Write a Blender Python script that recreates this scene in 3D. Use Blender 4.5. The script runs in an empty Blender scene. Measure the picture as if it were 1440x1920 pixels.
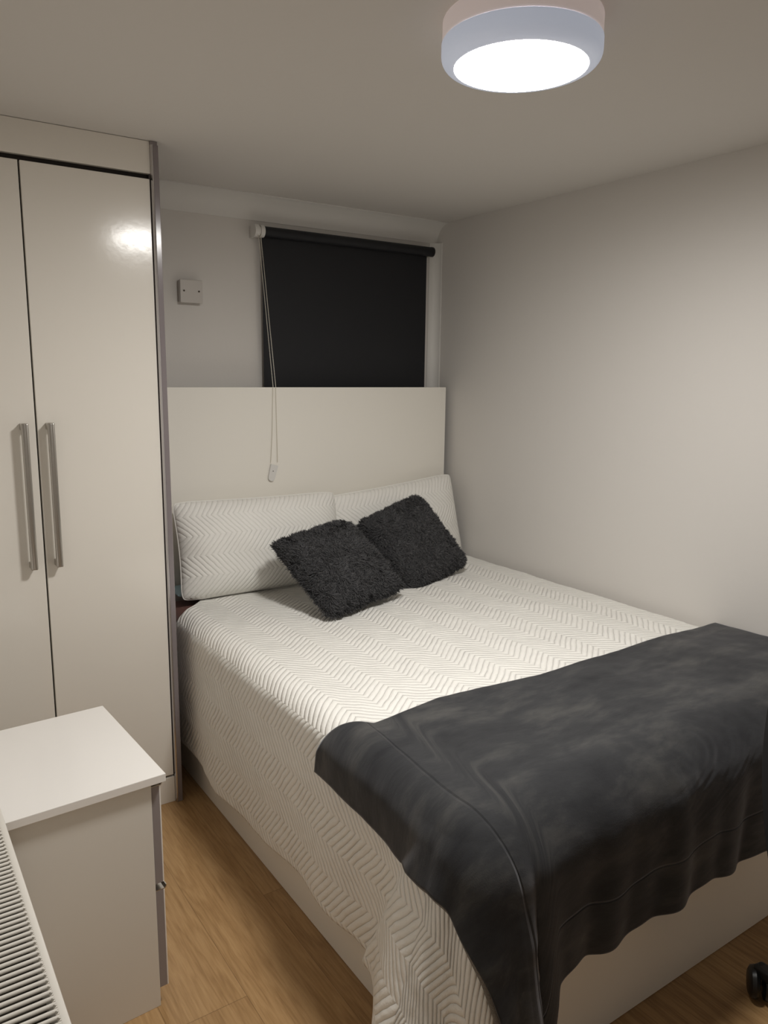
import bpy, bmesh, math, random
import numpy as np
from mathutils import Vector, Matrix

random.seed(7)
np.random.seed(7)
SC = bpy.context.scene
COL = SC.collection

# ------------------------------------------------------------------ camera, world, exposure
YAW, PITCH, ROLL, FPX, EYE = 0.595440, -0.176603, 0.0109066, 1444.5, 1.5
cd = bpy.data.cameras.new('camera')
cam = bpy.data.objects.new('camera', cd)
COL.objects.link(cam)
SC.camera = cam
cd.sensor_fit = 'VERTICAL'
cd.sensor_height = 24.0
cd.lens = FPX / 1920 * 24.0
cd.clip_start = 0.01
fw = Vector((math.sin(YAW) * math.cos(PITCH), math.cos(YAW) * math.cos(PITCH), math.sin(PITCH)))
rt0 = Vector((math.cos(YAW), -math.sin(YAW), 0))
up0 = rt0.cross(fw)
rt = math.cos(ROLL) * rt0 + math.sin(ROLL) * up0
up = math.cos(ROLL) * up0 - math.sin(ROLL) * rt0
cam.matrix_world = Matrix(((rt.x, up.x, -fw.x, 0), (rt.y, up.y, -fw.y, 0), (rt.z, up.z, -fw.z, EYE), (0, 0, 0, 1)))

wd = bpy.data.worlds.new('night')
SC.world = wd
wd.use_nodes = True
wd.node_tree.nodes['Background'].inputs[0].default_value = (0.01, 0.014, 0.025, 1)
wd.node_tree.nodes['Background'].inputs[1].default_value = 0.2

SC.view_settings.view_transform = 'Standard'
SC.view_settings.look = 'None'
SC.view_settings.gamma = 1.0
SC.view_settings.use_curve_mapping = False
SC.view_settings.exposure = 0.0
LAMP_STRENGTH = 119.0
LAMP_COLOR = (0.995, 0.972, 0.932)

# room sizes (metres)
XL, XR, YB, YF, ZC = -0.02, 2.33, 3.02, -0.62, 2.195
LAMP_X, LAMP_Y = 1.160, 1.241


# ------------------------------------------------------------------ materials
def srgb(r, g, b):
    def f(c):
        c /= 255.0
        return c / 12.92 if c <= 0.04045 else ((c + 0.055) / 1.055) ** 2.4
    return (f(r), f(g), f(b), 1.0)


def mat(name, color, rough=0.5, metal=0.0, spec=0.5, coat=0.0, sheen=0.0, sheen_tint=None):
    m = bpy.data.materials.new(name)
    m.use_nodes = True
    b = m.node_tree.nodes['Principled BSDF']
    b.inputs['Base Color'].default_value = color
    b.inputs['Roughness'].default_value = rough
    b.inputs['Metallic'].default_value = metal
    b.inputs['Specular IOR Level'].default_value = spec
    b.inputs['Coat Weight'].default_value = coat
    b.inputs['Coat Roughness'].default_value = 0.05
    b.inputs['Sheen Weight'].default_value = sheen
    b.inputs['Sheen Roughness'].default_value = 0.35
    if sheen_tint:
        b.inputs['Sheen Tint'].default_value = sheen_tint
    return m


def NT(m):
    nt = m.node_tree
    return nt, nt.nodes, nt.links, nt.nodes['Principled BSDF']


def mth(nt, op, a, b=None, clamp=False):
    n = nt.nodes.new('ShaderNodeMath')
    n.operation = op
    n.use_clamp = clamp
    for i, v in enumerate((a, b)):
        if v is None:
            continue
        if isinstance(v, (int, float)):
            n.inputs[i].default_value = v
        else:
            nt.links.new(v, n.inputs[i])
    return n.outputs[0]


def noise(nt, vec, scale, detail=3.0, rough=0.5):
    n = nt.nodes.new('ShaderNodeTexNoise')
    n.inputs['Scale'].default_value = scale
    n.inputs['Detail'].default_value = detail
    n.inputs['Roughness'].default_value = rough
    if vec is not None:
        nt.links.new(vec, n.inputs['Vector'])
    return n.outputs['Fac']


def texco(nt, which='Object'):
    return nt.nodes.new('ShaderNodeTexCoord').outputs[which]


def bump(nt, height, dist, strength=1.0):
    b = nt.nodes.new('ShaderNodeBump')
    b.inputs['Distance'].default_value = dist
    b.inputs['Strength'].default_value = strength
    nt.links.new(height, b.inputs['Height'])
    nt.links.new(b.outputs[0], nt.nodes['Principled BSDF'].inputs['Normal'])
    return b


def ramp(nt, fac, stops):
    r = nt.nodes.new('ShaderNodeValToRGB')
    e = r.color_ramp.elements
    while len(e) < len(stops):
        e.new(0.5)
    for i, (p, c) in enumerate(stops):
        e[i].position = p
        e[i].color = c
    nt.links.new(fac, r.inputs[0])
    return r.outputs[0]


def paint(name, col, sc=60, d=0.0006):
    m = mat(name, col, 0.75, spec=0.25)
    nt, N, L, b = NT(m)
    bump(nt, noise(nt, texco(nt), sc, 4), d, 0.5)
    return m


M = {}
M['wall'] = paint('wall_paint', srgb(223, 219, 214))
M['ceiling'] = paint('ceiling_paint', srgb(223, 219, 214))
M['cove'] = mat('cove_paint', srgb(230, 228, 224), 0.5)


def gloss(name, col, rough=0.15):
    m = mat(name, col, rough, spec=0.42)
    nt, N, L, b = NT(m)
    bump(nt, noise(nt, texco(nt), 45, 2), 0.0004, 0.3)
    return m


M['door'] = gloss('cream_gloss', srgb(238, 233, 224))
M['bedwhite'] = gloss('cream_bed_board', srgb(247, 243, 234), 0.22)
M['drawer'] = mat('white_board', srgb(232, 228, 220), 0.35)
M['drawertop'] = gloss('white_gloss_top', srgb(250, 247, 243), 0.16)
M['greyedge'] = mat('grey_edging', srgb(150, 142, 142), 0.4)
M['edgeface'] = mat('grey_gloss_edging', srgb(136, 128, 130), 0.16)
M['chrome'] = mat('chrome_strip', srgb(196, 194, 196), 0.16, 1.0)
M['steel'] = mat('brushed_steel', srgb(188, 184, 178), 0.3, 1.0)
M['dark'] = mat('dark_gap', srgb(40, 34, 30), 0.8)
M['plastic'] = mat('white_plastic', srgb(228, 226, 222), 0.35)
M['platepl'] = mat('plate_plastic', srgb(205, 200, 194), 0.35)
M['screw'] = mat('dark_screw', srgb(70, 62, 52), 0.4, 0.8)
M['chain'] = mat('chain_beads', srgb(226, 220, 205), 0.3)
M['blind'] = mat('blind_fabric', srgb(33, 34, 38), 0.55, spec=0.35)
nt, N, L, b = NT(M['blind'])
bump(nt, noise(nt, texco(nt), 900, 1), 0.0003, 0.4)
M['radiator'] = mat('radiator_enamel', srgb(236, 232, 224), 0.3)
M['radinside'] = mat('radiator_inside', srgb(120, 114, 106), 0.6)
M['black'] = mat('black_plastic', srgb(22, 22, 23), 0.35)
M['blackfab'] = mat('black_mesh_fabric', srgb(18, 18, 19), 0.85)
M['brown'] = mat('brown_sheet', srgb(112, 72, 62), 0.85, sheen=0.2)
M['blue'] = mat('pale_blue_cotton', srgb(178, 206, 216), 0.85)
M['platewarm'] = mat('lamp_base_plastic', srgb(232, 220, 216), 0.5)
M['lampbody'] = mat('lamp_body_enamel', srgb(232, 236, 247), 0.4)
M['glass'] = mat('window_glass', srgb(20, 24, 30), 0.03)

m = bpy.data.materials.new('lamp_diffuser')
m.use_nodes = True
nt = m.node_tree
nt.nodes.clear()
em = nt.nodes.new('ShaderNodeEmission')
em.inputs[0].default_value = (*LAMP_COLOR, 1)
em.inputs[1].default_value = LAMP_STRENGTH
nt.links.new(em.outputs[0], nt.nodes.new('ShaderNodeOutputMaterial').inputs[0])
M['glow'] = m


def make_floor():
    m = mat('oak_laminate', srgb(165, 120, 70), 0.36, spec=0.45)
    nt, N, L, b = NT(m)
    co = texco(nt, 'Object')
    sep = N.new('ShaderNodeSeparateXYZ')
    L.new(co, sep.inputs[0])
    x, y = sep.outputs[0], sep.outputs[1]
    W, LEN = 0.193, 1.28
    px = mth(nt, 'DIVIDE', mth(nt, 'ADD', x, 0.115), W)
    row = mth(nt, 'FLOOR', px)
    wn = N.new('ShaderNodeTexWhiteNoise')
    wn.noise_dimensions = '1D'
    L.new(row, wn.inputs['W'])
    py = mth(nt, 'ADD', mth(nt, 'DIVIDE', y, LEN), wn.outputs['Value'])
    pc = mth(nt, 'FLOOR', py)
    wn2 = N.new('ShaderNodeTexWhiteNoise')
    wn2.noise_dimensions = '2D'
    cmb = N.new('ShaderNodeCombineXYZ')
    L.new(row, cmb.inputs[0])
    L.new(pc, cmb.inputs[1])
    L.new(cmb.outputs[0], wn2.inputs['Vector'])
    # grain stretched along the plank, shifted per plank
    g = N.new('ShaderNodeCombineXYZ')
    L.new(mth(nt, 'MULTIPLY', x, 14.0), g.inputs[0])
    L.new(mth(nt, 'ADD', mth(nt, 'MULTIPLY', y, 1.1), mth(nt, 'MULTIPLY', wn2.outputs['Value'], 37.0)), g.inputs[1])
    L.new(mth(nt, 'MULTIPLY', row, 3.7), g.inputs[2])
    big = noise(nt, g.outputs[0], 1.0, 5, 0.6)
    rings = mth(nt, 'FRACT', mth(nt, 'MULTIPLY', big, 9.0))
    rings = mth(nt, 'ABSOLUTE', mth(nt, 'SUBTRACT', rings, 0.5))
    g2 = N.new('ShaderNodeCombineXYZ')
    L.new(mth(nt, 'MULTIPLY', x, 190.0), g2.inputs[0])
    L.new(mth(nt, 'MULTIPLY', y, 7.0), g2.inputs[1])
    fine = noise(nt, g2.outputs[0], 1.0, 3, 0.6)
    f = mth(nt, 'ADD', mth(nt, 'MULTIPLY', rings, 0.35), mth(nt, 'MULTIPLY', fine, 0.42))
    f = mth(nt, 'ADD', f, mth(nt, 'MULTIPLY', big, 0.3))
    f = mth(nt, 'ADD', f, mth(nt, 'MULTIPLY', mth(nt, 'SUBTRACT', wn2.outputs['Value'], 0.5), 0.16))
    c = ramp(nt, f, [(0.22, srgb(138, 103, 66)), (0.45, srgb(172, 136, 92)), (0.62, srgb(187, 151, 106)), (0.82, srgb(202, 169, 124))])
    # seams
    ex = mth(nt, 'ABSOLUTE', mth(nt, 'SUBTRACT', mth(nt, 'FRACT', px), 0.5))
    ey = mth(nt, 'ABSOLUTE', mth(nt, 'SUBTRACT', mth(nt, 'FRACT', py), 0.5))
    sx = mth(nt, 'GREATER_THAN', ex, 0.5 - 0.004)
    sy = mth(nt, 'GREATER_THAN', ey, 0.5 - 0.0008)
    seam = mth(nt, 'MAXIMUM', sx, sy)
    mx = N.new('ShaderNodeMix')
    mx.data_type = 'RGBA'
    L.new(mth(nt, 'MULTIPLY', seam, 0.45), mx.inputs['Factor'])
    L.new(c, mx.inputs['A'])
    mx.inputs['B'].default_value = srgb(84, 56, 32)
    L.new(mx.outputs['Result'], b.inputs['Base Color'])
    bump(nt, mth(nt, 'SUBTRACT', fine, seam), 0.0006, 0.4)
    return m


M['floor'] = make_floor()


def quilt(name, col, colw, pitch, dist, swap=False):
    """white quilted cotton stitched in chevron columns; UVs are in metres"""
    m = mat(name, col, 0.8, spec=0.2, sheen=0.15)
    nt, N, L, b = NT(m)
    uv = texco(nt, 'UV')
    sep = N.new('ShaderNodeSeparateXYZ')
    L.new(uv, sep.inputs[0])
    u, v = (sep.outputs[1], sep.outputs[0]) if swap else (sep.outputs[0], sep.outputs[1])
    wob = mth(nt, 'MULTIPLY', mth(nt, 'SUBTRACT', noise(nt, uv, 9, 2), 0.5), 0.018)
    tri = mth(nt, 'PINGPONG', mth(nt, 'ADD', u, 10.0), colw)
    ph = mth(nt, 'DIVIDE', mth(nt, 'ADD', mth(nt, 'ADD', v, mth(nt, 'MULTIPLY', tri, 0.85)), wob), pitch)
    fr = mth(nt, 'ABSOLUTE', mth(nt, 'SINE', mth(nt, 'MULTIPLY', ph, math.pi)))
    puff = mth(nt, 'POWER', fr, 0.6)
    # the stitching eases off in puckered places
    soft = noise(nt, uv, 13, 3)
    puff = mth(nt, 'MULTIPLY', puff, mth(nt, 'ADD', mth(nt, 'MULTIPLY', soft, 0.9), 0.45))
    puck = noise(nt, uv, 160, 2)
    h = mth(nt, 'ADD', puff, mth(nt, 'MULTIPLY', puck, 0.25))
    bump(nt, h, dist, 1.0)
    return m


M['quilt'] = quilt('chevron_quilt', srgb(247, 245, 239), 0.088, 0.0225, 0.0040)
M['quiltpillow'] = quilt('chevron_pillowcase', srgb(247, 245, 239), 0.075, 0.0200, 0.0026, swap=True)


def velvet():
    m = mat('charcoal_plush', srgb(58, 58, 61), 0.7, spec=0.15, sheen=0.55, sheen_tint=srgb(190, 190, 196))
    nt, N, L, b = NT(m)
    uv = texco(nt, 'UV')
    mp = N.new('ShaderNodeMapping')
    mp.inputs['Scale'].default_value = (2.2, 5.5, 1)
    mp.inputs['Rotation'].default_value = (0, 0, 0.25)
    L.new(uv, mp.inputs[0])
    n1 = noise(nt, mp.outputs[0], 1.6, 6, 0.65)
    c = ramp(nt, n1, [(0.28, srgb(37, 38, 41)), (0.5, srgb(53, 54, 56)), (0.72, srgb(84, 83, 81))])
    L.new(c, b.inputs['Base Color'])
    b.inputs['Sheen Roughness'].default_value = 0.45
    sep = N.new('ShaderNodeSeparateXYZ')
    L.new(uv, sep.inputs[0])
    # seam grooves one hand in from the borders (UV in metres from the outer hems)
    def groove(sock, at):
        d = mth(nt, 'ABSOLUTE', mth(nt, 'SUBTRACT', sock, at))
        return mth(nt, 'SUBTRACT', 1.0, mth(nt, 'DIVIDE', d, 0.004), True)
    gr = mth(nt, 'MAXIMUM', groove(sep.outputs[0], 0.165), groove(sep.outputs[1], 0.125))
    n2 = noise(nt, uv, 420, 3, 0.7)
    n3 = noise(nt, mp.outputs[0], 5, 4, 0.6)
    h = mth(nt, 'SUBTRACT', mth(nt, 'ADD', mth(nt, 'MULTIPLY', n2, 0.10), mth(nt, 'MULTIPLY', n3, 0.45)), mth(nt, 'MULTIPLY', gr, 0.9))
    bump(nt, h, 0.004, 0.8)
    return m


M['velvet'] = velvet()
M['sherpa'] = mat('sherpa_lining', srgb(150, 142, 132), 0.95, sheen=0.3)
nt, N, L, b = NT(M['sherpa'])
bump(nt, noise(nt, texco(nt), 260, 3, 0.8), 0.006, 1.0)
M['fur'] = mat('charcoal_fur', srgb(72, 71, 73), 0.6, spec=0.25, sheen=0.2)
nt, N, L, b = NT(M['fur'])
L.new(ramp(nt, noise(nt, texco(nt), 190, 3, 0.7), [(0.3, srgb(48, 48, 51)), (0.5, srgb(70, 70, 72)), (0.72, srgb(104, 103, 103))]), b.inputs['Base Color'])
M['furbase'] = mat('charcoal_fur_backing', srgb(38, 38, 40), 0.95)


# faint glow added to the lamp's drum and base ring, imitating lens flare
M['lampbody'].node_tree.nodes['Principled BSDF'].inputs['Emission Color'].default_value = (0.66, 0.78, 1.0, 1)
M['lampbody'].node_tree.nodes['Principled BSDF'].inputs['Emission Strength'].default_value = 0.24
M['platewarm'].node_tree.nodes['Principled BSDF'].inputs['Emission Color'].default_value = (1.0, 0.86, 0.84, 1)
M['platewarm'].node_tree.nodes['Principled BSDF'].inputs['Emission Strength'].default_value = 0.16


# ------------------------------------------------------------------ object helpers
def tag(o, label=None, cat=None, group=None, kind=None):
    for k, v in (('label', label), ('category', cat), ('group', group), ('kind', kind)):
        if v:
            o[k] = v
    return o


def thing(name, label, cat, loc=(0, 0, 0), rotz=0.0, group=None):
    o = bpy.data.objects.new(name, None)
    COL.objects.link(o)
    o.location = loc
    o.rotation_euler = (0, 0, rotz)
    o.empty_display_size = 0.1
    return tag(o, label, cat, group)


def link(name, me, material, parent=None, smooth=False, world=True):
    """link one mesh object; with world=True the verts are world coordinates"""
    me.name = name
    o = bpy.data.objects.new(name, me)
    COL.objects.link(o)
    if material is not None:
        me.materials.append(material)
    if smooth:
        me.polygons.foreach_set('use_smooth', [True] * len(me.polygons))
    if parent is not None:
        if world:
            off = Vector((0, 0, 0))
            p = parent
            while p is not None:
                off += p.location
                p = p.parent
            me.transform(Matrix.Translation(-off))
        o.parent = parent
    me.update()
    return o


def B_():
    return bmesh.new()


def box(bm, x0, x1, y0, y1, z0, z1, bev=0.0, seg=2):
    r = bmesh.ops.create_cube(bm, size=1.0)
    vs = r['verts']
    for v in vs:
        v.co = Vector(((x0 + x1) / 2 + v.co.x * (x1 - x0), (y0 + y1) / 2 + v.co.y * (y1 - y0), (z0 + z1) / 2 + v.co.z * (z1 - z0)))
    if bev > 0:
        es = list({e for v in vs for e in v.link_edges})
        bmesh.ops.bevel(bm, geom=es, offset=bev, segments=seg, profile=0.5, affect='EDGES')
    return bm


def fin(bm, name, material, parent=None, smooth=False, world=True):
    me = bpy.data.meshes.new(name)
    bm.normal_update()
    bm.to_mesh(me)
    bm.free()
    o = link(name, me, material, parent, False, world)
    if smooth:
        for p in me.polygons:
            p.use_smooth = True
        try:
            me.set_sharp_from_angle(angle=math.radians(40))
        except Exception:
            pass
    return o


def boxo(name, dims, material, parent=None, bev=0.002, world=True, seg=2):
    return fin(box(B_(), *dims, bev=bev, seg=seg), name, material, parent, bev > 0.01, world)


def cyl(bm, p0, p1, r0, r1=None, n=24, caps=True):
    r1 = r0 if r1 is None else r1
    p0, p1 = Vector(p0), Vector(p1)
    d = p1 - p0
    q = d.to_track_quat('Z', 'Y').to_matrix().to_4x4()
    mtx = Matrix.Translation((p0 + p1) / 2) @ q
    bmesh.ops.create_cone(bm, cap_ends=caps, segments=n, radius1=r0, radius2=r1, depth=d.length, matrix=mtx)
    return bm


def lathe(bm, prof, n=64, center=(0, 0), close=False):
    rings = []
    for r, z in prof:
        rings.append([bm.verts.new((center[0] + r * math.cos(2 * math.pi * i / n), center[1] + r * math.sin(2 * math.pi * i / n), z)) for i in range(n)])
    for a, b_ in zip(rings[:-1], rings[1:]):
        for i in range(n):
            bm.faces.new((a[i], a[(i + 1) % n], b_[(i + 1) % n], b_[i]))
    if close:
        bm.faces.new(rings[-1])
    bmesh.ops.recalc_face_normals(bm, faces=bm.faces[:])
    return bm


def prism(bm, pts, axis, a0, a1):
    """extrude a closed 2D outline along an axis; the 2D coordinates are the other two axes in order"""
    def mk(p, t):
        if axis == 'x':
            return (t, p[0], p[1])
        if axis == 'y':
            return (p[0], t, p[1])
        return (p[0], p[1], t)
    A = [bm.verts.new(mk(p, a0)) for p in pts]
    Bv = [bm.verts.new(mk(p, a1)) for p in pts]
    n = len(pts)
    for i in range(n):
        bm.faces.new((A[i], A[(i + 1) % n], Bv[(i + 1) % n], Bv[i]))
    bm.faces.new(A)
    bm.faces.new(Bv)
    bmesh.ops.recalc_face_normals(bm, faces=bm.faces[:])
    return bm


def grid_mesh(name, P, U, V, thick=0.0):
    """P: (na, nb, 3) points -> quad grid with UVs in metres"""
    na, nb = P.shape[:2]
    idx = np.arange(na * nb).reshape(na, nb)
    f = np.stack([idx[:-1, :-1], idx[1:, :-1], idx[1:, 1:], idx[:-1, 1:]], -1).reshape(-1, 4)
    me = bpy.data.meshes.new(name)
    me.from_pydata(P.reshape(-1, 3).tolist(), [], f.tolist())
    uvl = me.uv_layers.new(name='UVMap')
    uv = np.stack([U, V], -1).reshape(-1, 2)
    li = np.zeros(len(me.loops), dtype=np.int32)
    me.loops.foreach_get('vertex_index', li)
    uvl.data.foreach_set('uv', uv[li].astype(np.float32).ravel())
    return me


def structure(o):
    return tag(o, kind='structure')


# ------------------------------------------------------------------ room shell
structure(boxo('floor', (-0.95, XR + 0.12, YF - 0.12, YB + 0.25, -0.10, 0.0), M['floor'], bev=0))
structure(boxo('ceiling', (-0.95, XR + 0.12, YF - 0.12, YB + 0.25, ZC, ZC + 0.1), M['ceiling'], bev=0))
structure(boxo('wall_right', (XR, XR + 0.12, YF - 0.12, YB + 0.25, 0.0, ZC), M['wall'], bev=0))
structure(boxo('wall_front', (-0.95, XR, YF - 0.12, YF, 0.0, ZC), M['wall'], bev=0))
# the left wall steps back beside the camera (entrance recess)
bm = B_()
box(bm, XL - 0.13, XL, 0.62, YB + 0.25, 0, ZC)
box(bm, -0.95, XL - 0.13, 0.62, 0.74, 0, ZC)
box(bm, -0.95, -0.83, YF, 0.62, 0, ZC)
structure(fin(bm, 'wall_left', M['wall']))
# back wall with the window opening
WX0, WX1, WZ0, WZ1 = 1.44, 2.205, 0.98, 2.0
bm = B_()
box(bm, XL, WX0, YB, YB + 0.25, 0, ZC)
box(bm, WX1, XR, YB, YB + 0.25, 0, ZC)
box(bm, WX0, WX1, YB, YB + 0.25, 0, WZ0)
box(bm, WX0, WX1, YB, YB + 0.25, WZ1, ZC)
structure(fin(bm, 'wall_back', M['wall']))
# window
win = structure(thing('window_1', None, None, ((WX0 + WX1) / 2, YB + 0.15, WZ0)))
bm = B_()
for d in ((WX0, WX0 + 0.06, WZ0, WZ1), (WX1 - 0.06, WX1, WZ0, WZ1), (WX0 + 0.06, WX1 - 0.06, WZ0, WZ0 + 0.06), (WX0 + 0.06, WX1 - 0.06, WZ1 - 0.06, WZ1)):
    box(bm, d[0], d[1], YB + 0.12, YB + 0.18, d[2], d[3], 0.004)
fin(bm, 'window_frame', M['plastic'], win, True)
boxo('pane', (WX0 + 0.06, WX1 - 0.06, YB + 0.145, YB + 0.153, WZ0 + 0.06, WZ1 - 0.06), M['glass'], win, 0)


# coving: concave quarter strip along the back wall and down the right corner
def cove_profile(r, n=10, lip=0.004):
    # corner at origin, strip occupies the positive quadrant
    pts = [(0, 0), (r, 0)]
    pts.append((r, lip))
    for i in range(n + 1):
        t = math.pi / 2 * i / n
        pts.append((r - (r - lip) * math.sin(t), r - (r - lip) * math.cos(t)) if False else (r - (r - lip) * math.sin(t), lip + (r - lip) * (1 - math.cos(t))))
    pts.append((0, r))
    return pts


cp = cove_profile(0.086)
structure(fin(prism(B_(), [(YB - a, ZC - 0.0004 - c) for a, c in cp], 'x', 0.83, XR), 'trim_1', M['cove'], None, True))
cp = cove_profile(0.045)
structure(fin(prism(B_(), [(XR - a, YB - c) for a, c in cp], 'z', 0.0, ZC - 0.086), 'trim_2', M['cove'], None, True))

# ------------------------------------------------------------------ ceiling light
lamp = thing('ceiling_light', 'round white flush ceiling light with a bright glowing disc', 'ceiling light', (LAMP_X, LAMP_Y, ZC))
cc = (LAMP_X, LAMP_Y)
fin(lathe(B_(), [(0.150, ZC - 0.0005), (0.1565, ZC - 0.0005), (0.158, ZC - 0.003), (0.158, ZC - 0.037), (0.1555, ZC - 0.040), (0.150, ZC - 0.0405)], 96, cc), 'base_ring', M['platewarm'], lamp, True)
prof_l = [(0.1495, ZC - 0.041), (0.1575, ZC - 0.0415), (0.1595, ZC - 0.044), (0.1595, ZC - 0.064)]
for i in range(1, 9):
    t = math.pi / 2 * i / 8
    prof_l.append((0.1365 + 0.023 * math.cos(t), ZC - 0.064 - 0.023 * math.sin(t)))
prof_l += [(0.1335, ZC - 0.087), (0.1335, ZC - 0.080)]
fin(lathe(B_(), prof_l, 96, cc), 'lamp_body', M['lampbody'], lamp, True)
prof_l = [(0.133, ZC - 0.0855)]
for i in range(1, 13):
    r = 0.133 * (1 - i / 12.0)
    prof_l.append((max(r, 0.0005), ZC - 0.0855 - 0.010 * (1 - (r / 0.133) ** 2)))
fin(lathe(B_(), prof_l, 96, cc, close=True), 'diffuser', M['glow'], lamp, True)

# ------------------------------------------------------------------ wardrobe
WF = 2.49     # door faces
ward = thing('wardrobe', 'tall cream gloss built in wardrobe with long steel bar handles', 'wardrobe', (0.4, 2.75, 0))
bm = B_()
box(bm, XL + 0.002, 0.803, WF + 0.022, YB - 0.002, 0.0, 2.19)
fin(bm, 'carcass', M['dark'], ward)
boxo('top_panel', (XL + 0.002, 0.806, WF, WF + 0.02, 2.100, ZC - 0.001), M['door'], ward, 0.0015)
boxo('plinth', (XL + 0.002, 0.806, WF + 0.001, WF + 0.02, 0.0, 0.095), M['door'], ward, 0.0015)


def handle(parent, x):
    bm = B_()
    z0, z1 = 0.908, 1.348
    y0 = WF - 0.040
    box(bm, x - 0.010, x + 0.010, y0, y0 + 0.012, z0, z1, 0.0035, 3)
    for z in (z0, z1 - 0.022):
        box(bm, x - 0.009, x + 0.009, y0 + 0.007, WF + 0.0005, z + 0.001, z + 0.021, 0.002)
    # fine raised ridge down the front of the bar
    for xo in (-0.0035, 0.0035):
        box(bm, x + xo - 0.0012, x + xo + 0.0012, y0 - 0.0012, y0 + 0.002, z0 + 0.001, z1 - 0.001, 0.0005, 1)
    return fin(bm, 'handle', M['steel'], parent, True)


d1 = boxo('door', (0.052, 0.4295, WF, WF + 0.02, 0.104, 2.084), M['door'], ward, 0.0015)
handle(d1, 0.394)
d2 = boxo('door', (0.4345, 0.8025, WF, WF + 0.02, 0.104, 2.084), M['door'], ward, 0.0015)
handle(d2, 0.466)
d3 = boxo('door', (XL + 0.004, 0.047, WF, WF + 0.02, 0.104, 2.084), M['door'], ward, 0.0015)
bm = B_()
box(bm, 0.8065, 0.8285, WF - 0.004, YB - 0.09, 0.0, ZC - 0.001)
fin(bm, 'end_panel', M['greyedge'], ward)
# metal edging: bright bevel then a flat face
bm = B_()
prism(bm, [(0.8058, WF + 0.004), (0.8058, WF - 0.0035), (0.8085, WF - 0.0095), (0.812, WF - 0.0115), (0.8135, WF - 0.010), (0.8135, WF + 0.004)], 'z', 0.0, ZC - 0.012)
fin(bm, 'bright_bead', M['chrome'], ward)
bm = B_()
prism(bm, [(0.8137, WF + 0.004), (0.8137, WF - 0.0095), (0.8285, WF - 0.0095), (0.8305, WF - 0.006), (0.8305, WF + 0.004)], 'z', 0.0, ZC - 0.012)
fin(bm, 'edging_strip', M['edgeface'], ward)

# ------------------------------------------------------------------ socket plate on the back wall
pl_ = thing('blank_plate', 'square white blank electrical plate on the wall left of the blind', 'wall plate', (1.110, YB, 1.81))
boxo('back_box', (1.066, 1.152, YB - 0.026, YB, 1.768, 1.852), M['platepl'], pl_, 0.003)
boxo('cover_plate', (1.064, 1.154, YB - 0.034, YB - 0.025, 1.766, 1.854), M['platepl'], pl_, 0.003, seg=3)
for x in (1.079, 1.139):
    bm = B_()
    cyl(bm, (x, YB - 0.0355, 1.811), (x, YB - 0.030, 1.811), 0.0035, n=16)
    fin(bm, 'screw', M['screw'], pl_, True)

# ------------------------------------------------------------------ roller blind
bl = thing('roller_blind', 'black roller blind pulled down over the window above the headboard', 'blind', (1.82, YB, 2.07))
BZ, BY, BR = 2.062, YB - 0.045, 0.021
bm = B_()
cyl(bm, (1.412, BY, BZ), (2.262, BY, BZ), BR, n=40)
fin(bm, 'roller_tube', M['blind'], bl, True)
bm = B_()
box(bm, 1.414, 2.252, BY + 0.0175, BY + 0.0187, 0.99, BZ + 0.004)
fin(bm, 'blind_fabric', M['blind'], bl)
boxo('bottom_bar', (1.414, 2.252, BY + 0.014, BY + 0.022, 0.975, 0.995), M['blind'], bl, 0.002)
bm = B_()
cyl(bm, (2.262, BY, BZ), (2.272, BY, BZ), BR + 0.001, n=40)
fin(bm, 'end_cap', M['black'], bl, True)
bm = B_()
box(bm, 2.272, 2.276, BY - 0.012, YB, BZ - 0.018, BZ + 0.018, 0.001)
fin(bm, 'bracket', M['plastic'], bl, True)
bm = B_()
box(bm, 1.372, 1.378, BY - 0.016, YB, BZ - 0.024, BZ + 0.024, 0.002)
cyl(bm, (1.369, BY, BZ), (1.388, BY, BZ), 0.025, n=36)
cyl(bm, (1.388, BY, BZ), (1.396, BY, BZ), 0.019, n=36)
cyl(bm, (1.396, BY, BZ), (1.412, BY, BZ), 0.024, n=36)
fin(bm, 'chain_drive', M['plastic'], bl, True)


def bead_strand(bm, pts, step=0.0062, r=0.0021):
    P = [Vector(p) for p in pts]
    carry = 0.0
    for a, c in zip(P[:-1], P[1:]):
        ln = (c - a).length
        t = carry
        while t < ln:
            q = a + (c - a) * (t / ln)
            bmesh.ops.create_icosphere(bm, subdivisions=1, radius=r, matrix=Matrix.Translation(q))
            t += step
        carry = t - ln
        cyl(bm, a, c, 0.0006, n=6, caps=False)


HB = 2.880    # headboard front face
bm = B_()
bead_strand(bm, [(1.383, BY - 0.018, BZ - 0.015), (1.398, HB - 0.004, 1.447), (1.3905, HB - 0.005, 1.250), (1.382, HB - 0.006, 1.136)])
bead_strand(bm, [(1.392, BY - 0.019, BZ - 0.015), (1.410, HB - 0.004, 1.447), (1.412, HB - 0.005, 1.270), (1.413, HB - 0.006, 1.138)])
fin(bm, 'bead_chain', M['chain'], bl, True)
bm = B_()
# slanted white weight tab joining the two strands
pts = []
c0, c1 = Vector((1.398, 1.128)), Vector((1.384, 1.076))
ax = (c1 - c0).normalized()
nx = Vector((-ax.y, ax.x))
for i in range(9):
    t = math.pi * i / 8
    pts.append(c1 + 0.0145 * (math.cos(t) * nx + math.sin(t) * ax))
pts += [c0 - nx * 0.0165, c0 + nx * 0.0165]
prism(bm, [(p.x, p.y) for p in pts], 'y', HB - 0.010, HB - 0.002)
tab = fin(bm, 'chain_weight', M['plastic'], bl, False)
bm = B_()
cyl(bm, (1.390, HB - 0.0108, 1.103), (1.390, HB - 0.008, 1.103), 0.002, n=12)
fin(bm, 'screw', M['screw'], tab, True)

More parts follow.
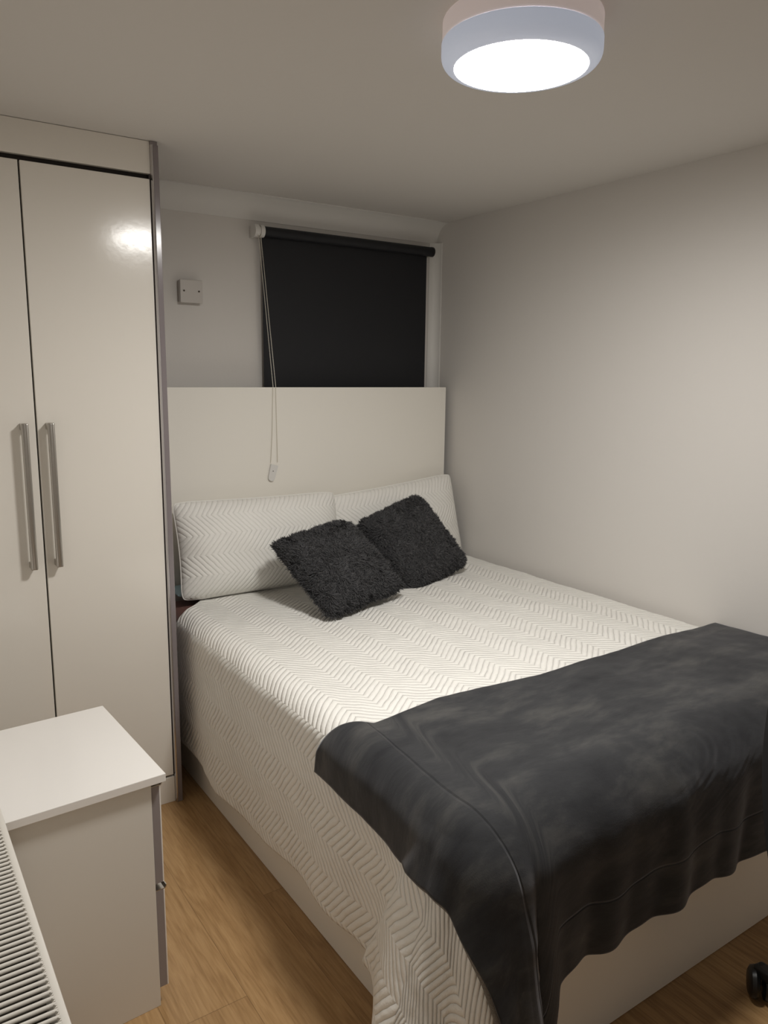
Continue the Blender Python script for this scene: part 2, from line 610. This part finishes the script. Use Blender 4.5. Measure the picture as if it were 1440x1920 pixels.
# ------------------------------------------------------------------ bed frame and mattress
BX0, BX1, BY0, BY1 = 0.912, 2.322, 0.998, 2.900
bed = thing('bed_frame', 'cream double bed frame with tall plain headboard against the back wall', 'bed', (1.61, 1.95, 0))
boxo('headboard', (0.84, 2.296, HB, HB + 0.022, 0.0, 1.444), M['bedwhite'], bed, 0.0015)
boxo('side_panel', (BX0, BX0 + 0.018, BY0 + 0.018, HB - 0.001, 0.001, 0.345), M['bedwhite'], bed, 0.0015)
boxo('side_panel', (BX1 - 0.018, BX1, BY0 + 0.018, HB - 0.001, 0.001, 0.345), M['bedwhite'], bed, 0.0015)
boxo('foot_panel', (BX0, BX1, BY0, BY0 + 0.018, 0.001, 0.345), M['bedwhite'], bed, 0.0015)
boxo('base_board', (BX0 + 0.019, BX1 - 0.019, BY0 + 0.019, HB - 0.002, 0.30, 0.338), M['bedwhite'], bed, 0)

bm = box(B_(), 0.905, 2.315, 1.020, HB - 0.012, 0.346, 0.628, 0.05, 5)
mt = fin(bm, 'mattress', M['brown'], None, True)
tag(mt, 'mattress in a brown sheet, a sliver showing under the left white pillow', 'mattress')


# ------------------------------------------------------------------ drapery
RR = 0.062
X_OUT, Y_OUT = 0.882, 0.962   # outermost hanging faces of the spread


def smooth(x, a, b):
    t = np.clip((x - a) / (b - a), 0, 1)
    return t * t * (3 - 2 * t)


RT = 0.115      # softer rounding at the foot


def prof(s, R):
    """distance past the start of the rounding -> (outward, drop)"""
    q = R * math.pi / 2
    t = np.clip(s / R, 0, math.pi / 2)
    h = np.where(s < 0, s, R * np.sin(t))
    d = np.where(s < 0, 0, R * (1 - np.cos(t))) + np.maximum(s - q, 0)
    return h, d


def wav(x, y, seed=0):
    r = np.random.RandomState(seed)
    o = np.zeros_like(x)
    for k in range(7):
        f = r.uniform(2.5, 11)
        th = r.uniform(0, math.pi)
        o += np.sin(f * (x * math.cos(th) + y * math.sin(th)) + r.uniform(0, 6.28)) / f
    return o


def top_z(x, y):
    return 0.643 + 0.024 * smooth(x, 0.95, 2.2) + 0.004 * wav(x * 2.2, y * 2.2, 3)


FLARE = 0.30


def drape(S, T, off):
    """S: cloth distance past the left ridge, T: past the foot ridge (negative on top)"""
    xr, yr = X_OUT + RR, Y_OUT + RT
    hs, ds = prof(S, RR)
    ht, dt = prof(T, RT)
    corner = (S > 0) & (T > 0)
    rho = np.hypot(np.maximum(S, 0), np.maximum(T, 0))
    th = np.arctan2(np.maximum(T, 0), np.maximum(S, 1e-9))
    Rc = RR * np.cos(th) ** 2 + RT * np.sin(th) ** 2
    hr, dr = prof(rho, Rc)
    fs = np.maximum(S - 0.07, 0)
    ft = np.maximum(T - 0.09, 0)
    fc = np.maximum(rho - 0.07 * np.cos(th) ** 2 - 0.09 * np.sin(th) ** 2, 0)
    yy = yr - np.minimum(T, 0)
    xx = xr - np.minimum(S, 0)
    side = lambda q: 0.020 * np.sin(q * 9.0 + 0.4) + 0.012 * np.sin(q * 17.3 + 0.5)
    foot = lambda q: 0.020 * np.sin(q * 13.0 + 1.1) + 0.022 * np.sin(q * 31.0 + 0.4) + 0.012 * np.sin(q * 57.0)
    # the spare cloth of the corner opens into a wide cone with a sharp fold on either flank
    tf = -(0.125 + 0.55 * np.maximum(S - 0.26, -0.15))
    gs = FLARE * (0.22 * smooth(T - tf, -0.012, 0.022) + 0.78 * smooth(T, -0.24, 0.0))
    gt = 0.62 * FLARE * (0.2 * smooth(S, -0.16, -0.04) + 0.8 * smooth(S, -0.055, -0.015))
    x = np.where(S > 0, xr - hs - fs * (gs + side(yy)), xr - S)
    y = np.where(T > 0, yr - ht - ft * (gt + foot(xx)), yr - T)
    drop = ds + dt
    c2, s2 = np.cos(th) ** 2, np.sin(th) ** 2
    rip = 0.16 * np.sin(th * 7.0) * np.sin(2 * th)
    hc = hr + fc * (FLARE * (c2 + 0.62 * s2 + rip) + side(yr) * c2 + foot(xr) * s2)
    x = np.where(corner, xr - hc * np.cos(th), x)
    y = np.where(corner, yr - hc * np.sin(th), y)
    drop = np.where(corner, dr - 0.10 * fc * FLARE, drop - 0.10 * (fs * gs * (T <= 0) + ft * gt * (S <= 0)))
    z = top_z(x, y) - drop
    P = np.stack([x, y, z], -1)
    n = normals(P)
    P = P + n * off
    P[..., 2] = np.maximum(P[..., 2], 0.004 + off * 0.5)
    return P


def normals(P):
    du = np.gradient(P, axis=0)
    dv = np.gradient(P, axis=1)
    n = np.cross(du, dv)
    n /= np.linalg.norm(n, axis=-1, keepdims=True) + 1e-12
    if n[..., 2].mean() < 0:
        n = -n
    return n


TOPW = 2.318 - (X_OUT + RR)

# quilted bedspread: rows run across (right wall -> left hem), columns from head to foot
HEAD_Y = 2.80
na, nb = 300, 330
aa = np.linspace(0, 1, na)[:, None]
bb = np.linspace(0, 1, nb)[None, :]
T_end = 0.37
T = -(HEAD_Y - (Y_OUT + RT)) + bb * (HEAD_Y - (Y_OUT + RT) + T_end) + 0 * aa
ycl = (Y_OUT + RT) - np.minimum(T, 0)
S_end = np.interp(ycl, [0.9, 1.30, 1.40, 1.62, 1.80, 2.05, 2.35, 2.61, 2.8], [0.55, 0.535, 0.512, 0.522, 0.536, 0.550, 0.538, 0.530, 0.525]) + 0.004 * np.sin(ycl * 14.0)
S = -TOPW + aa * (TOPW + S_end)
# the head edge slants down the side: pulled towards the foot as it leaves the pillow
T = T + (1 - bb) ** 6 * 0.165 * smooth(S, -0.17, 0.05)
P = drape(S, T, 0.006)
U = S + TOPW + 0 * T
V = T + 3.0 + 0 * S
# right edge tucks down by the wall
P[..., 2] -= 0.03 * smooth(P[..., 0], 2.285, 2.32)
# soft unevenness of the quilt
nrm = normals(P)
P += nrm * (0.0030 * wav(U * 6, V * 6, 11) + 0.0016 * wav(U * 18, V * 18, 12))[..., None]
me = grid_mesh('bedspread', P, U, V)
bs = link('bedspread', me, M['quilt'], None, True)
mod = bs.modifiers.new('thickness', 'SOLIDIFY')
mod.thickness = 0.006
mod.offset = -1
tag(bs, 'white chevron quilted bedspread hanging over the left side of the bed', 'bedspread')

# charcoal throw across the foot end
na, nb = 300, 210
aa = np.linspace(0, 1, na)[:, None]
bb = np.linspace(0, 1, nb)[None, :]
xk = np.array([0.70, 0.80, 0.87, 0.93, 1.00, 1.15, 1.49, 1.89, 2.32])
yk = np.array([1.565, 1.555, 1.515, 1.462, 1.470, 1.482, 1.450, 1.440, 1.430])
S0 = 0.200
Sx = -TOPW + aa * (TOPW + S0)              # straight cloth coordinate across
xcl = (X_OUT + RR) - Sx
ytop = np.interp(xcl, xk, yk)
Tb = (Y_OUT + RT) - ytop
Te = 0.425 + 0.006 * np.sin(xcl * 11 + 0.5) + 0.005 * np.sin(xcl * 27) + 0.16 * smooth(1.02 - xcl, 0.0, 0.06)
T = Tb + bb * (Te - Tb)
S_end = S0 - 0.025 * smooth(-T, 0.0, 0.45) - 0.035 * smooth(T, -0.05, 0.30) - 0.02
S = -TOPW + aa * (TOPW + S_end)
P = drape(S, T, 0.019)
# the throw rides up a little where it meets the wall, and has loose wrinkles
P[..., 2] += 0.004 * smooth(P[..., 0], 2.2, 2.32) * smooth(-T, -0.05, 0.15)
nrm = normals(P)
wr = 0.0040 * wav(S * 3 + 2, T * 5, 21) + 0.0012 * wav(S * 11, T * 15, 22)
crumple = np.exp(-(((xcl - 1.58) / 0.16) ** 2 + ((T - 0.14) / 0.08) ** 2))
wr = wr + crumple * 0.0022 * wav(S * 19 + 3 * np.sin(T * 17), T * 24 + 2 * np.sin(S * 13), 27)
P += nrm * np.maximum(wr, -0.006)[..., None]
# a standing fold above the corner, running down the foot
P[..., 0] = np.minimum(P[..., 0], 2.322)
U = (S_end - S)
V = (Te - T)
me = grid_mesh('throw_blanket', P, U + 0 * V, V + 0 * U)
th_ = link('throw_blanket', me, M['velvet'], None, True)
mod = th_.modifiers.new('thickness', 'SOLIDIFY')
mod.thickness = 0.005
mod.offset = 1
tag(th_, 'charcoal plush throw blanket spread across the foot of the bed', 'throw')
# fluffy lining under it, peeping out at the hems
nrm = normals(P)
PL = P - nrm * 0.0045
def extend(A, axis, end, dist):
    sl = [slice(None)] * 3
    a = np.take(A, -1 if end else 0, axis=axis)
    b_ = np.take(A, -3 if end else 2, axis=axis)
    d = a - b_
    d /= np.linalg.norm(d, axis=-1, keepdims=True) + 1e-9
    e = np.expand_dims(a + d * dist, axis)
    return np.concatenate([A, e] if end else [e, A], axis=axis)
PL = extend(PL, 0, True, 0.008)
PL = extend(PL, 1, True, 0.008)
PL[..., 2] = np.maximum(PL[..., 2], 0.004)
ul = np.zeros(PL.shape[:2])
me = grid_mesh('lining', PL, ul, ul)
ln = link('lining', me, M['sherpa'], th_, True)
tag(ln, 'beige grey fluffy lining')
mod = ln.modifiers.new('thickness', 'SOLIDIFY')
mod.thickness = 0.005
mod.offset = -1


# ------------------------------------------------------------------ pillows
def pillow_points(w, h, t, n=64, sag=0.06, seed=0, pinch=0.10, pw=0.42):
    """closed pillow as two grids in local axes: x width, y height, z thickness"""
    u = np.sin(np.linspace(-1, 1, n) * math.pi / 2)
    Ug, Vg = np.meshgrid(u, u, indexing='ij')
    k = (1 - np.abs(Ug) ** 2.4) * (1 - np.abs(Vg) ** 2.4)
    prof_ = np.maximum(k, 0) ** pw
    x = Ug * w / 2 * (1 - pinch * 0.5 * (1 - Vg ** 2) * np.abs(Ug) ** 3)
    y = Vg * h / 2 * (1 - pinch * 0.5 * (1 - Ug ** 2) * np.abs(Vg) ** 3)
    cr = np.abs(Ug * Vg) ** 9
    x, y = x * (1 - 0.035 * cr), y * (1 - 0.05 * cr)
    lump = 1 + 0.10 * wav(Ug * 1.2 + seed, Vg * 1.2, 30 + seed)
    return Ug, Vg, x, y, prof_ * t / 2 * lump


def pillow_mesh(name, w, h, t, n=64, seed=0, deform=None, **kw):
    Ug, Vg, x, y, z = pillow_points(w, h, t, n, seed=seed, **kw)
    F = np.stack([x, y, z], -1)
    Bk = np.stack([x, y, -z * 0.85], -1)
    if deform is not None:
        F, Bk = deform(F), deform(Bk)
    P = np.concatenate([F.reshape(-1, 3), Bk.reshape(-1, 3)])
    idx = np.arange(n * n).reshape(n, n)
    q = np.stack([idx[:-1, :-1], idx[1:, :-1], idx[1:, 1:], idx[:-1, 1:]], -1).reshape(-1, 4)
    q2 = q[:, ::-1] + n * n
    me = bpy.data.meshes.new(name)
    me.from_pydata(P.tolist(), [], np.concatenate([q, q2]).tolist())
    uvl = me.uv_layers.new(name='UVMap')
    uv = np.stack([x, y], -1).reshape(-1, 2)
    uv = np.concatenate([uv, uv])
    li = np.zeros(len(me.loops), dtype=np.int32)
    me.loops.foreach_get('vertex_index', li)
    uvl.data.foreach_set('uv', uv[li].astype(np.float32).ravel())
    bm = bmesh.new()
    bm.from_mesh(me)
    bmesh.ops.remove_doubles(bm, verts=bm.verts, dist=1e-5)
    bm.to_mesh(me)
    bm.free()
    return me, F


def frame(e, upv):
    e = Vector(e).normalized()
    u = Vector(upv)
    u = (u - e * u.dot(e)).normalized()
    n = e.cross(u)
    return Matrix(((e.x, u.x, n.x), (e.y, u.y, n.y), (e.z, u.z, n.z))).to_4x4()


def piping(w, h, pinch=0.10, r=0.003, n=48):
    bm = B_()
    pts = []
    for i in range(4 * n):
        s, k = divmod(i, n)
        t = -1 + 2 * k / n
        u, v = ((t, -1), (1, t), (-t, 1), (-1, -t))[s]
        pts.append(Vector((u * w / 2 * (1 - pinch * .5 * (1 - v * v) * abs(u) ** 3), v * h / 2 * (1 - pinch * .5 * (1 - u * u) * abs(v) ** 3), 0)))
        cr = abs(u * v) ** 9
        pts[-1].x *= 1 - 0.035 * cr
        pts[-1].y *= 1 - 0.05 * cr
    for a, b_ in zip(pts, pts[1:] + pts[:1]):
        cyl(bm, a, b_, r, n=8, caps=False)
    return bm


def bed_pillow(label, center, e, upv, w, h, t, seed):
    me, F = pillow_mesh('pillow', w, h, t, 72, seed=seed, pinch=0.07, pw=0.50)
    root = thing('pillow', label, 'pillow', (0, 0, 0), 0, 'white quilted pillows against the headboard')
    root.matrix_world = Matrix.Translation(center) @ frame(e, upv)
    link('pillowcase', me, M['quiltpillow'], root, True, world=False)
    fin(piping(w, h, 0.07), 'piping', M['quiltpillow'], root, True, world=False)
    return root


bed_pillow('white quilted pillow leaning on the headboard beside the wardrobe', (1.283, 2.752, 0.834), (1, -0.02, -0.01), (-0.035, 0.24, 0.96), 0.70, 0.375, 0.21, 1)
bed_pillow('white quilted pillow leaning in the corner by the right wall, behind both fur cushions', (1.945, 2.775, 0.828), (1, 0.0, 0.09), (-0.06, 0.18, 0.97), 0.70, 0.385, 0.18, 2)

# pale blue pillow lying behind the left white one
bm = B_()
me, F = pillow_mesh('pillow', 0.62, 0.13, 0.055, 40, seed=5, pinch=0.05)
pb = thing('pillow', 'pale blue pillow edge squeezed behind the left white pillow', 'pillow', (1.235, 2.800, 0.672))
link('pillowcase', me, M['blue'], pb, True, world=False)


# ------------------------------------------------------------------ fur cushions
def fur_mesh(F, n_strand, length, seed):
    """tapered curved strands over the front and rim of a cushion"""
    r = np.random.RandomState(seed)
    n = F.shape[0]
    nr = normals(F)
    # sample by area
    i = r.randint(0, n - 1, n_strand * 4)
    j = r.randint(0, n - 1, n_strand * 4)
    ar = np.linalg.norm(np.cross(F[i + 1, j] - F[i, j], F[i, j + 1] - F[i, j]), axis=-1)
    keep = r.rand(len(ar)) < ar / np.percentile(ar, 98) 
    i, j = i[keep][:n_strand], j[keep][:n_strand]
    a, b_ = r.rand(len(i), 1), r.rand(len(i), 1)
    p = F[i, j] * (1 - a) * (1 - b_) + F[i + 1, j] * a * (1 - b_) + F[i, j + 1] * (1 - a) * b_ + F[i + 1, j + 1] * a * b_
    nn = nr[i, j]
    # matted tufts: flow direction varies in patches
    u, v = p[:, 0], p[:, 1]
    ang = 2.6 * wav(u * 13, v * 13, seed) * 2 + 0.7 * wav(u * 48, v * 48, seed + 1) * 3 - 1.5
    flow = np.stack([np.cos(ang), np.sin(ang), 0 * ang], -1)
    rim = np.maximum(np.abs(u) / np.abs(F[..., 0]).max(), np.abs(v) / np.abs(F[..., 1]).max())[:, None]
    outw = np.stack([u, v, 0 * u], -1)
    outw /= np.linalg.norm(outw, axis=-1, keepdims=True) + 1e-9
    flow = flow * (1 - 0.75 * np.minimum(rim, 1) ** 7)
    dirv = nn * 0.45 + flow * 0.85 + outw * 0.25 * rim ** 6 + r.normal(0, 0.17, nn.shape)
    dirv /= np.linalg.norm(dirv, axis=-1, keepdims=True)
    ln = length * r.uniform(0.6, 1.15, (len(p), 1))
    bend = flow * 0.6 - nn * 0.45 + r.normal(0, 0.16, nn.shape)
    side = np.cross(dirv, nn + r.normal(0, 0.5, nn.shape))
    side /= np.linalg.norm(side, axis=-1, keepdims=True) + 1e-9
    wd_ = 0.0011
    base = p - nn * 0.002
    m1 = base + dirv * ln * 0.4
    m2 = base + dirv * ln * 0.72 + bend * ln * 0.16
    tip = base + dirv * ln * 0.9 + bend * ln * 0.42
    V_ = np.stack([base - side * wd_, base + side * wd_, m1 - side * wd_ * 1.1, m1 + side * wd_ * 1.1, m2 - side * wd_ * .8, m2 + side * wd_ * .8, tip], 1)
    k = len(p)
    o = (np.arange(k) * 7)[:, None]
    quads = np.concatenate([o + np.array([0, 1, 3, 2]), o + np.array([2, 3, 5, 4])])
    tris = o + np.array([4, 5, 6])
    me = bpy.data.meshes.new('fur')
    me.from_pydata(V_.reshape(-1, 3).tolist(), [], quads.tolist() + tris.tolist())
    return me


def fur_cushion(label, center, R3, size, seed):
    mtx = Matrix([[R3[i][j] for j in range(3)] for i in range(3)]).to_4x4()
    root = thing('fur_cushion', label, 'cushion', (0, 0, 0), 0, 'charcoal fur cushions on the bed')
    root.matrix_world = Matrix.Translation(center) @ mtx
    me, F = pillow_mesh('cushion_cover', size, size, 0.13, 60, seed=seed, pinch=0.05, pw=0.42)
    link('cushion_cover', me, M['furbase'], root, True, world=False)
    fm = fur_mesh(F, 40000, 0.029, seed)
    o = link('fur', fm, M['fur'], root, False, world=False)
    tag(o, kind='stuff')
    return root


RL = [[0.9757, -0.2172, 0.0286], [0.1917, 0.7832, -0.5915], [0.1061, 0.5826, 0.8058]]
RRt = [[0.9612, -0.2750, -0.0230], [0.1600, 0.6231, -0.7656], [0.2249, 0.7322, 0.6429]]
fur_cushion('shaggy charcoal fur cushion lying nearer, front of the two on the bed', (1.425, 2.405, 0.790), RL, 0.365, 41)
fur_cushion('shaggy charcoal fur cushion standing steeper, nearer the right wall', (1.860, 2.533, 0.803), RRt, 0.358, 42)

# ------------------------------------------------------------------ bedside drawer unit (local axes: x out of the wall, y to the back)
dr = thing('bedside_drawers', 'low white two drawer bedside unit with glossy top in front of the wardrobe', 'drawers', (0.473, 1.631, 0), math.radians(3.2))
DL = 0.44     # how far back towards the wall
DW = 0.425
boxo('carcass', (-DL, 0, 0, DW, 0.0, 0.580), M['drawer'], dr, 0.001, world=False)
boxo('top', (-DL - 0.012, 0.030, -0.014, DW + 0.012, 0.5805, 0.600), M['drawertop'], dr, 0.0012, world=False)


def drawer_front(z0, z1):
    o = boxo('drawer', (0.001, 0.0195, 0.004, DW - 0.004, z0, z1 - 0.014), M['greyedge'], dr, 0.001, world=False)
    boxo('front_face', (0.0195, 0.0225, 0.004, DW - 0.004, z0, z1 - 0.014), M['drawertop'], o, 0.0005, world=False)
    bm = B_()
    prism(bm, [(0.001, z1 - 0.0138), (0.024, z1 - 0.0138), (0.0275, z1 - 0.009), (0.0275, z1 - 0.004), (0.0255, z1 - 0.004), (0.0255, z1 - 0.008), (0.022, z1 - 0.0118), (0.001, z1 - 0.0118)], 'y', 0.004, DW - 0.004)
    fin(bm, 'grip_rail', M['steel'], o, False, world=False)
    return o


drawer_front(0.045, 0.315)
drawer_front(0.320, 0.579)

# ------------------------------------------------------------------ radiator along the left wall
RZ, RX0, RX1, RY0, RY1 = 0.65, 0.062, 0.160, 0.52, 1.578
rad = thing('radiator', 'white panel radiator with slotted top grille on the left wall', 'radiator', (0.11, 1.05, 0))
boxo('front_panel', (RX1 - 0.012, RX1, RY0, RY1, 0.12, RZ - 0.004), M['radiator'], rad, 0.004)
boxo('back_panel', (RX0, RX0 + 0.012, RY0, RY1, 0.12, RZ - 0.004), M['radiator'], rad, 0.004)
bm = B_()
y = RY0 + 0.02
while y < RY1 - 0.02:
    box(bm, RX0 + 0.014, RX1 - 0.014, y, y + 0.0015, 0.14, RZ - 0.045)
    y += 0.033
fin(bm, 'convector_fins', M['radinside'], rad)


def slot_grille():
    """flat strip with rounded slots, the bars between them rolled slightly down"""
    bm = B_()
    x0, x1 = RX0, RX1
    z = RZ
    rimw = 0.011
    box(bm, x0, x0 + rimw, RY0, RY1, z - 0.009, z, 0.002)
    box(bm, x1 - rimw, x1, RY0, RY1, z - 0.009, z, 0.0025)
    pitch = 0.0128
    barw = 0.0060
    yy = RY0
    k = 0
    while yy < RY1 - barw:
        w = barw
        # rounded bar
        bmesh.ops.create_cone(bm, cap_ends=True, segments=12, radius1=w / 2, radius2=w / 2, depth=(x1 - x0 - 2 * rimw + 0.004),
                              matrix=Matrix.Translation(((x0 + x1) / 2, yy + w / 2, z - w / 2 - 0.0006)) @ Matrix.Rotation(math.pi / 2, 4, 'Y'))
        # fillets at the slot's rounded end
        for xs, sg in ((x1 - rimw, -1), (x0 + rimw, 1)):
            n = 6
            gap = pitch - barw
            yc = yy + barw + gap / 2
            rr = gap / 2
            for half in (-1, 1):
                pts = [(xs + sg * 0.0005 - sg * 0.001, yc + half * rr)]
                arc = [(xs + sg * (rr - rr * math.sin(t)), yc + half * rr * math.cos(t)) for t in [math.pi / 2 * q / n for q in range(n + 1)]]
                pts = [(xs - sg * 0.001, yc + half * rr)] + arc
                prism(bm, pts, 'z', z - 0.007, z - 0.0008)
        yy += pitch
        k += 1
    return bm


fin(slot_grille(), 'top_grille', M['radiator'], rad, True)
for yy in (RY0 + 0.18, RY1 - 0.15):
    boxo('wall_bracket', (XL, RX0 + 0.001, yy - 0.02, yy + 0.02, 0.2, 0.55), M['radiator'], rad)
    bm = B_()
    cyl(bm, (RX0 + 0.05, yy + 0.12, 0.0), (RX0 + 0.05, yy + 0.12, 0.14), 0.0075, n=16)
    fin(bm, 'pipe', M['radiator'], rad, True)

# ------------------------------------------------------------------ office chair at the right edge
CX, CY = 1.638, 0.525
ch = thing('office_chair', 'black swivel chair at the right edge, only a caster and its back showing', 'chair', (CX, CY, 0), math.radians(-111))
A0 = math.atan2(0.850 - CY, 1.708 - CX) - math.radians(-111)
RCH = math.hypot(0.850 - CY, 1.708 - CX)
bm = B_()
cyl(bm, (0, 0, 0.085), (0, 0, 0.13), 0.04, 0.032, n=24)
fin(bm, 'hub', M['black'], ch, True, world=False)
for k in range(5):
    a = A0 + 2 * math.pi * k / 5
    c, s = math.cos(a), math.sin(a)
    bm = B_()
    # tapering leg with a rounded tip
    for (r0, z0, w0, h0), (r1, z1, w1, h1) in zip([(0.02, .108, .026, .02), (0.18, .095, .022, .017), (RCH - 0.02, .078, .019, .014)], [(0.18, .095, .022, .017), (RCH - 0.02, .078, .019, .014), (RCH + 0.016, .074, .015, .012)]):
        q = []
        for r, z, w, h in ((r0, z0, w0, h0), (r1, z1, w1, h1)):
            q.append([bm.verts.new((r * c - sx * w * s, r * s + sx * w * c, z + sz * h)) for sx, sz in ((-1, -1), (1, -1), (1, 1), (-1, 1))])
        for i in range(4):
            bm.faces.new((q[0][i], q[0][(i + 1) % 4], q[1][(i + 1) % 4], q[1][i]))
        bm.faces.new(q[0][::-1])
        bm.faces.new(q[1])
    bmesh.ops.remove_doubles(bm, verts=bm.verts, dist=1e-5)
    bmesh.ops.recalc_face_normals(bm, faces=bm.faces[:])
    leg = fin(bm, 'leg', M['black'], ch, False, world=False)
    mod = leg.modifiers.new('round', 'BEVEL')
    mod.width = 0.007
    mod.segments = 3
    # twin-wheel caster with a hood, swivelled
    bm = B_()
    ca = a + 0.9
    ax_ = Vector((math.cos(ca), math.sin(ca), 0))
    cpos = Vector((RCH * c, RCH * s, 0.039))
    for sg in (-1, 1):
        prof_w = [(0.001, 0.004), (0.027, 0.004), (0.036, 0.007), (0.039, 0.014), (0.036, 0.023), (0.027, 0.028), (0.001, 0.030)]
        n = 28
        rings = []
        per = Vector((-ax_.y, ax_.x, 0))
        for r, t in prof_w:
            rings.append([bm.verts.new(cpos + ax_ * (sg * t) + per * (r * math.cos(2 * math.pi * i / n)) + Vector((0, 0, r * math.sin(2 * math.pi * i / n)))) for i in range(n)])
        for r0, r1 in zip(rings[:-1], rings[1:]):
            for i in range(n):
                bm.faces.new((r0[i], r0[(i + 1) % n], r1[(i + 1) % n], r1[i]))
    cyl(bm, cpos + Vector((0, 0, 0.0)), cpos + Vector((0, 0, 0.05)), 0.009, n=16)
    bmesh.ops.recalc_face_normals(bm, faces=bm.faces[:])
    fin(bm, 'caster', M['black'], leg, True, world=False)
bm = B_()
cyl(bm, (0, 0, 0.12), (0, 0, 0.40), 0.025, 0.022, n=24)
fin(bm, 'gas_column', M['black'], ch, True, world=False)
bm = box(B_(), -0.20, 0.225, -0.15, 0.23, 0.405, 0.475, 0.03, 4)
fin(bm, 'seat', M['blackfab'], ch, True, world=False)
# curved backrest on the -y side
bm = B_()
n, mz = 18, 14
front, back = [], []
for i in range(n + 1):
    u = -1 + 2 * i / n
    for j in range(mz + 1):
        v = -1 + 2 * j / mz
        rx = 0.233 * (1 - 0.12 * v * v) * u
        zz = 0.63 + 0.23 * v * (1 - 0.05 * u * u)
        yb = -0.235 + 0.06 * u * u - 0.03 * v
        front.append(bm.verts.new((rx, yb + 0.018, zz)))
        back.append(bm.verts.new((rx, yb - 0.018, zz)))
I = lambda i, j: i * (mz + 1) + j
for i in range(n):
    for j in range(mz):
        bm.faces.new((front[I(i, j)], front[I(i + 1, j)], front[I(i + 1, j + 1)], front[I(i, j + 1)]))
        bm.faces.new((back[I(i, j)], back[I(i, j + 1)], back[I(i + 1, j + 1)], back[I(i + 1, j)]))
for i in range(n):
    for j in (0, mz):
        bm.faces.new((front[I(i, j)], front[I(i + 1, j)], back[I(i + 1, j)], back[I(i, j)]))
for j in range(mz):
    for i in (0, n):
        bm.faces.new((front[I(i, j)], front[I(i, j + 1)], back[I(i, j + 1)], back[I(i, j)]))
bmesh.ops.recalc_face_normals(bm, faces=bm.faces[:])
br = fin(bm, 'backrest', M['blackfab'], ch, True, world=False)
mod = br.modifiers.new('round', 'BEVEL')
mod.width = 0.012
mod.segments = 3
bm = box(B_(), -0.03, 0.03, -0.275, -0.235, 0.40, 0.66, 0.008)
box(bm, -0.03, 0.03, -0.275, -0.05, 0.385, 0.407, 0.006)
fin(bm, 'back_support', M['black'], ch, True, world=False)
# armrests
for sx in (-1, 1):
    xa = 0.265 * sx
    bm = box(B_(), xa - 0.018, xa + 0.018, -0.06, -0.02, 0.40, 0.60, 0.006)
    box(bm, min(xa, 0.2 * sx), max(xa, 0.2 * sx), -0.06, -0.02, 0.395, 0.425, 0.006)
    arm = fin(bm, 'armrest', M['black'], ch, True, world=False)
    fin(box(B_(), xa - 0.035, xa + 0.035, -0.14, 0.13, 0.60, 0.63, 0.012, 3), 'arm_pad', M['black'], arm, True, world=False)
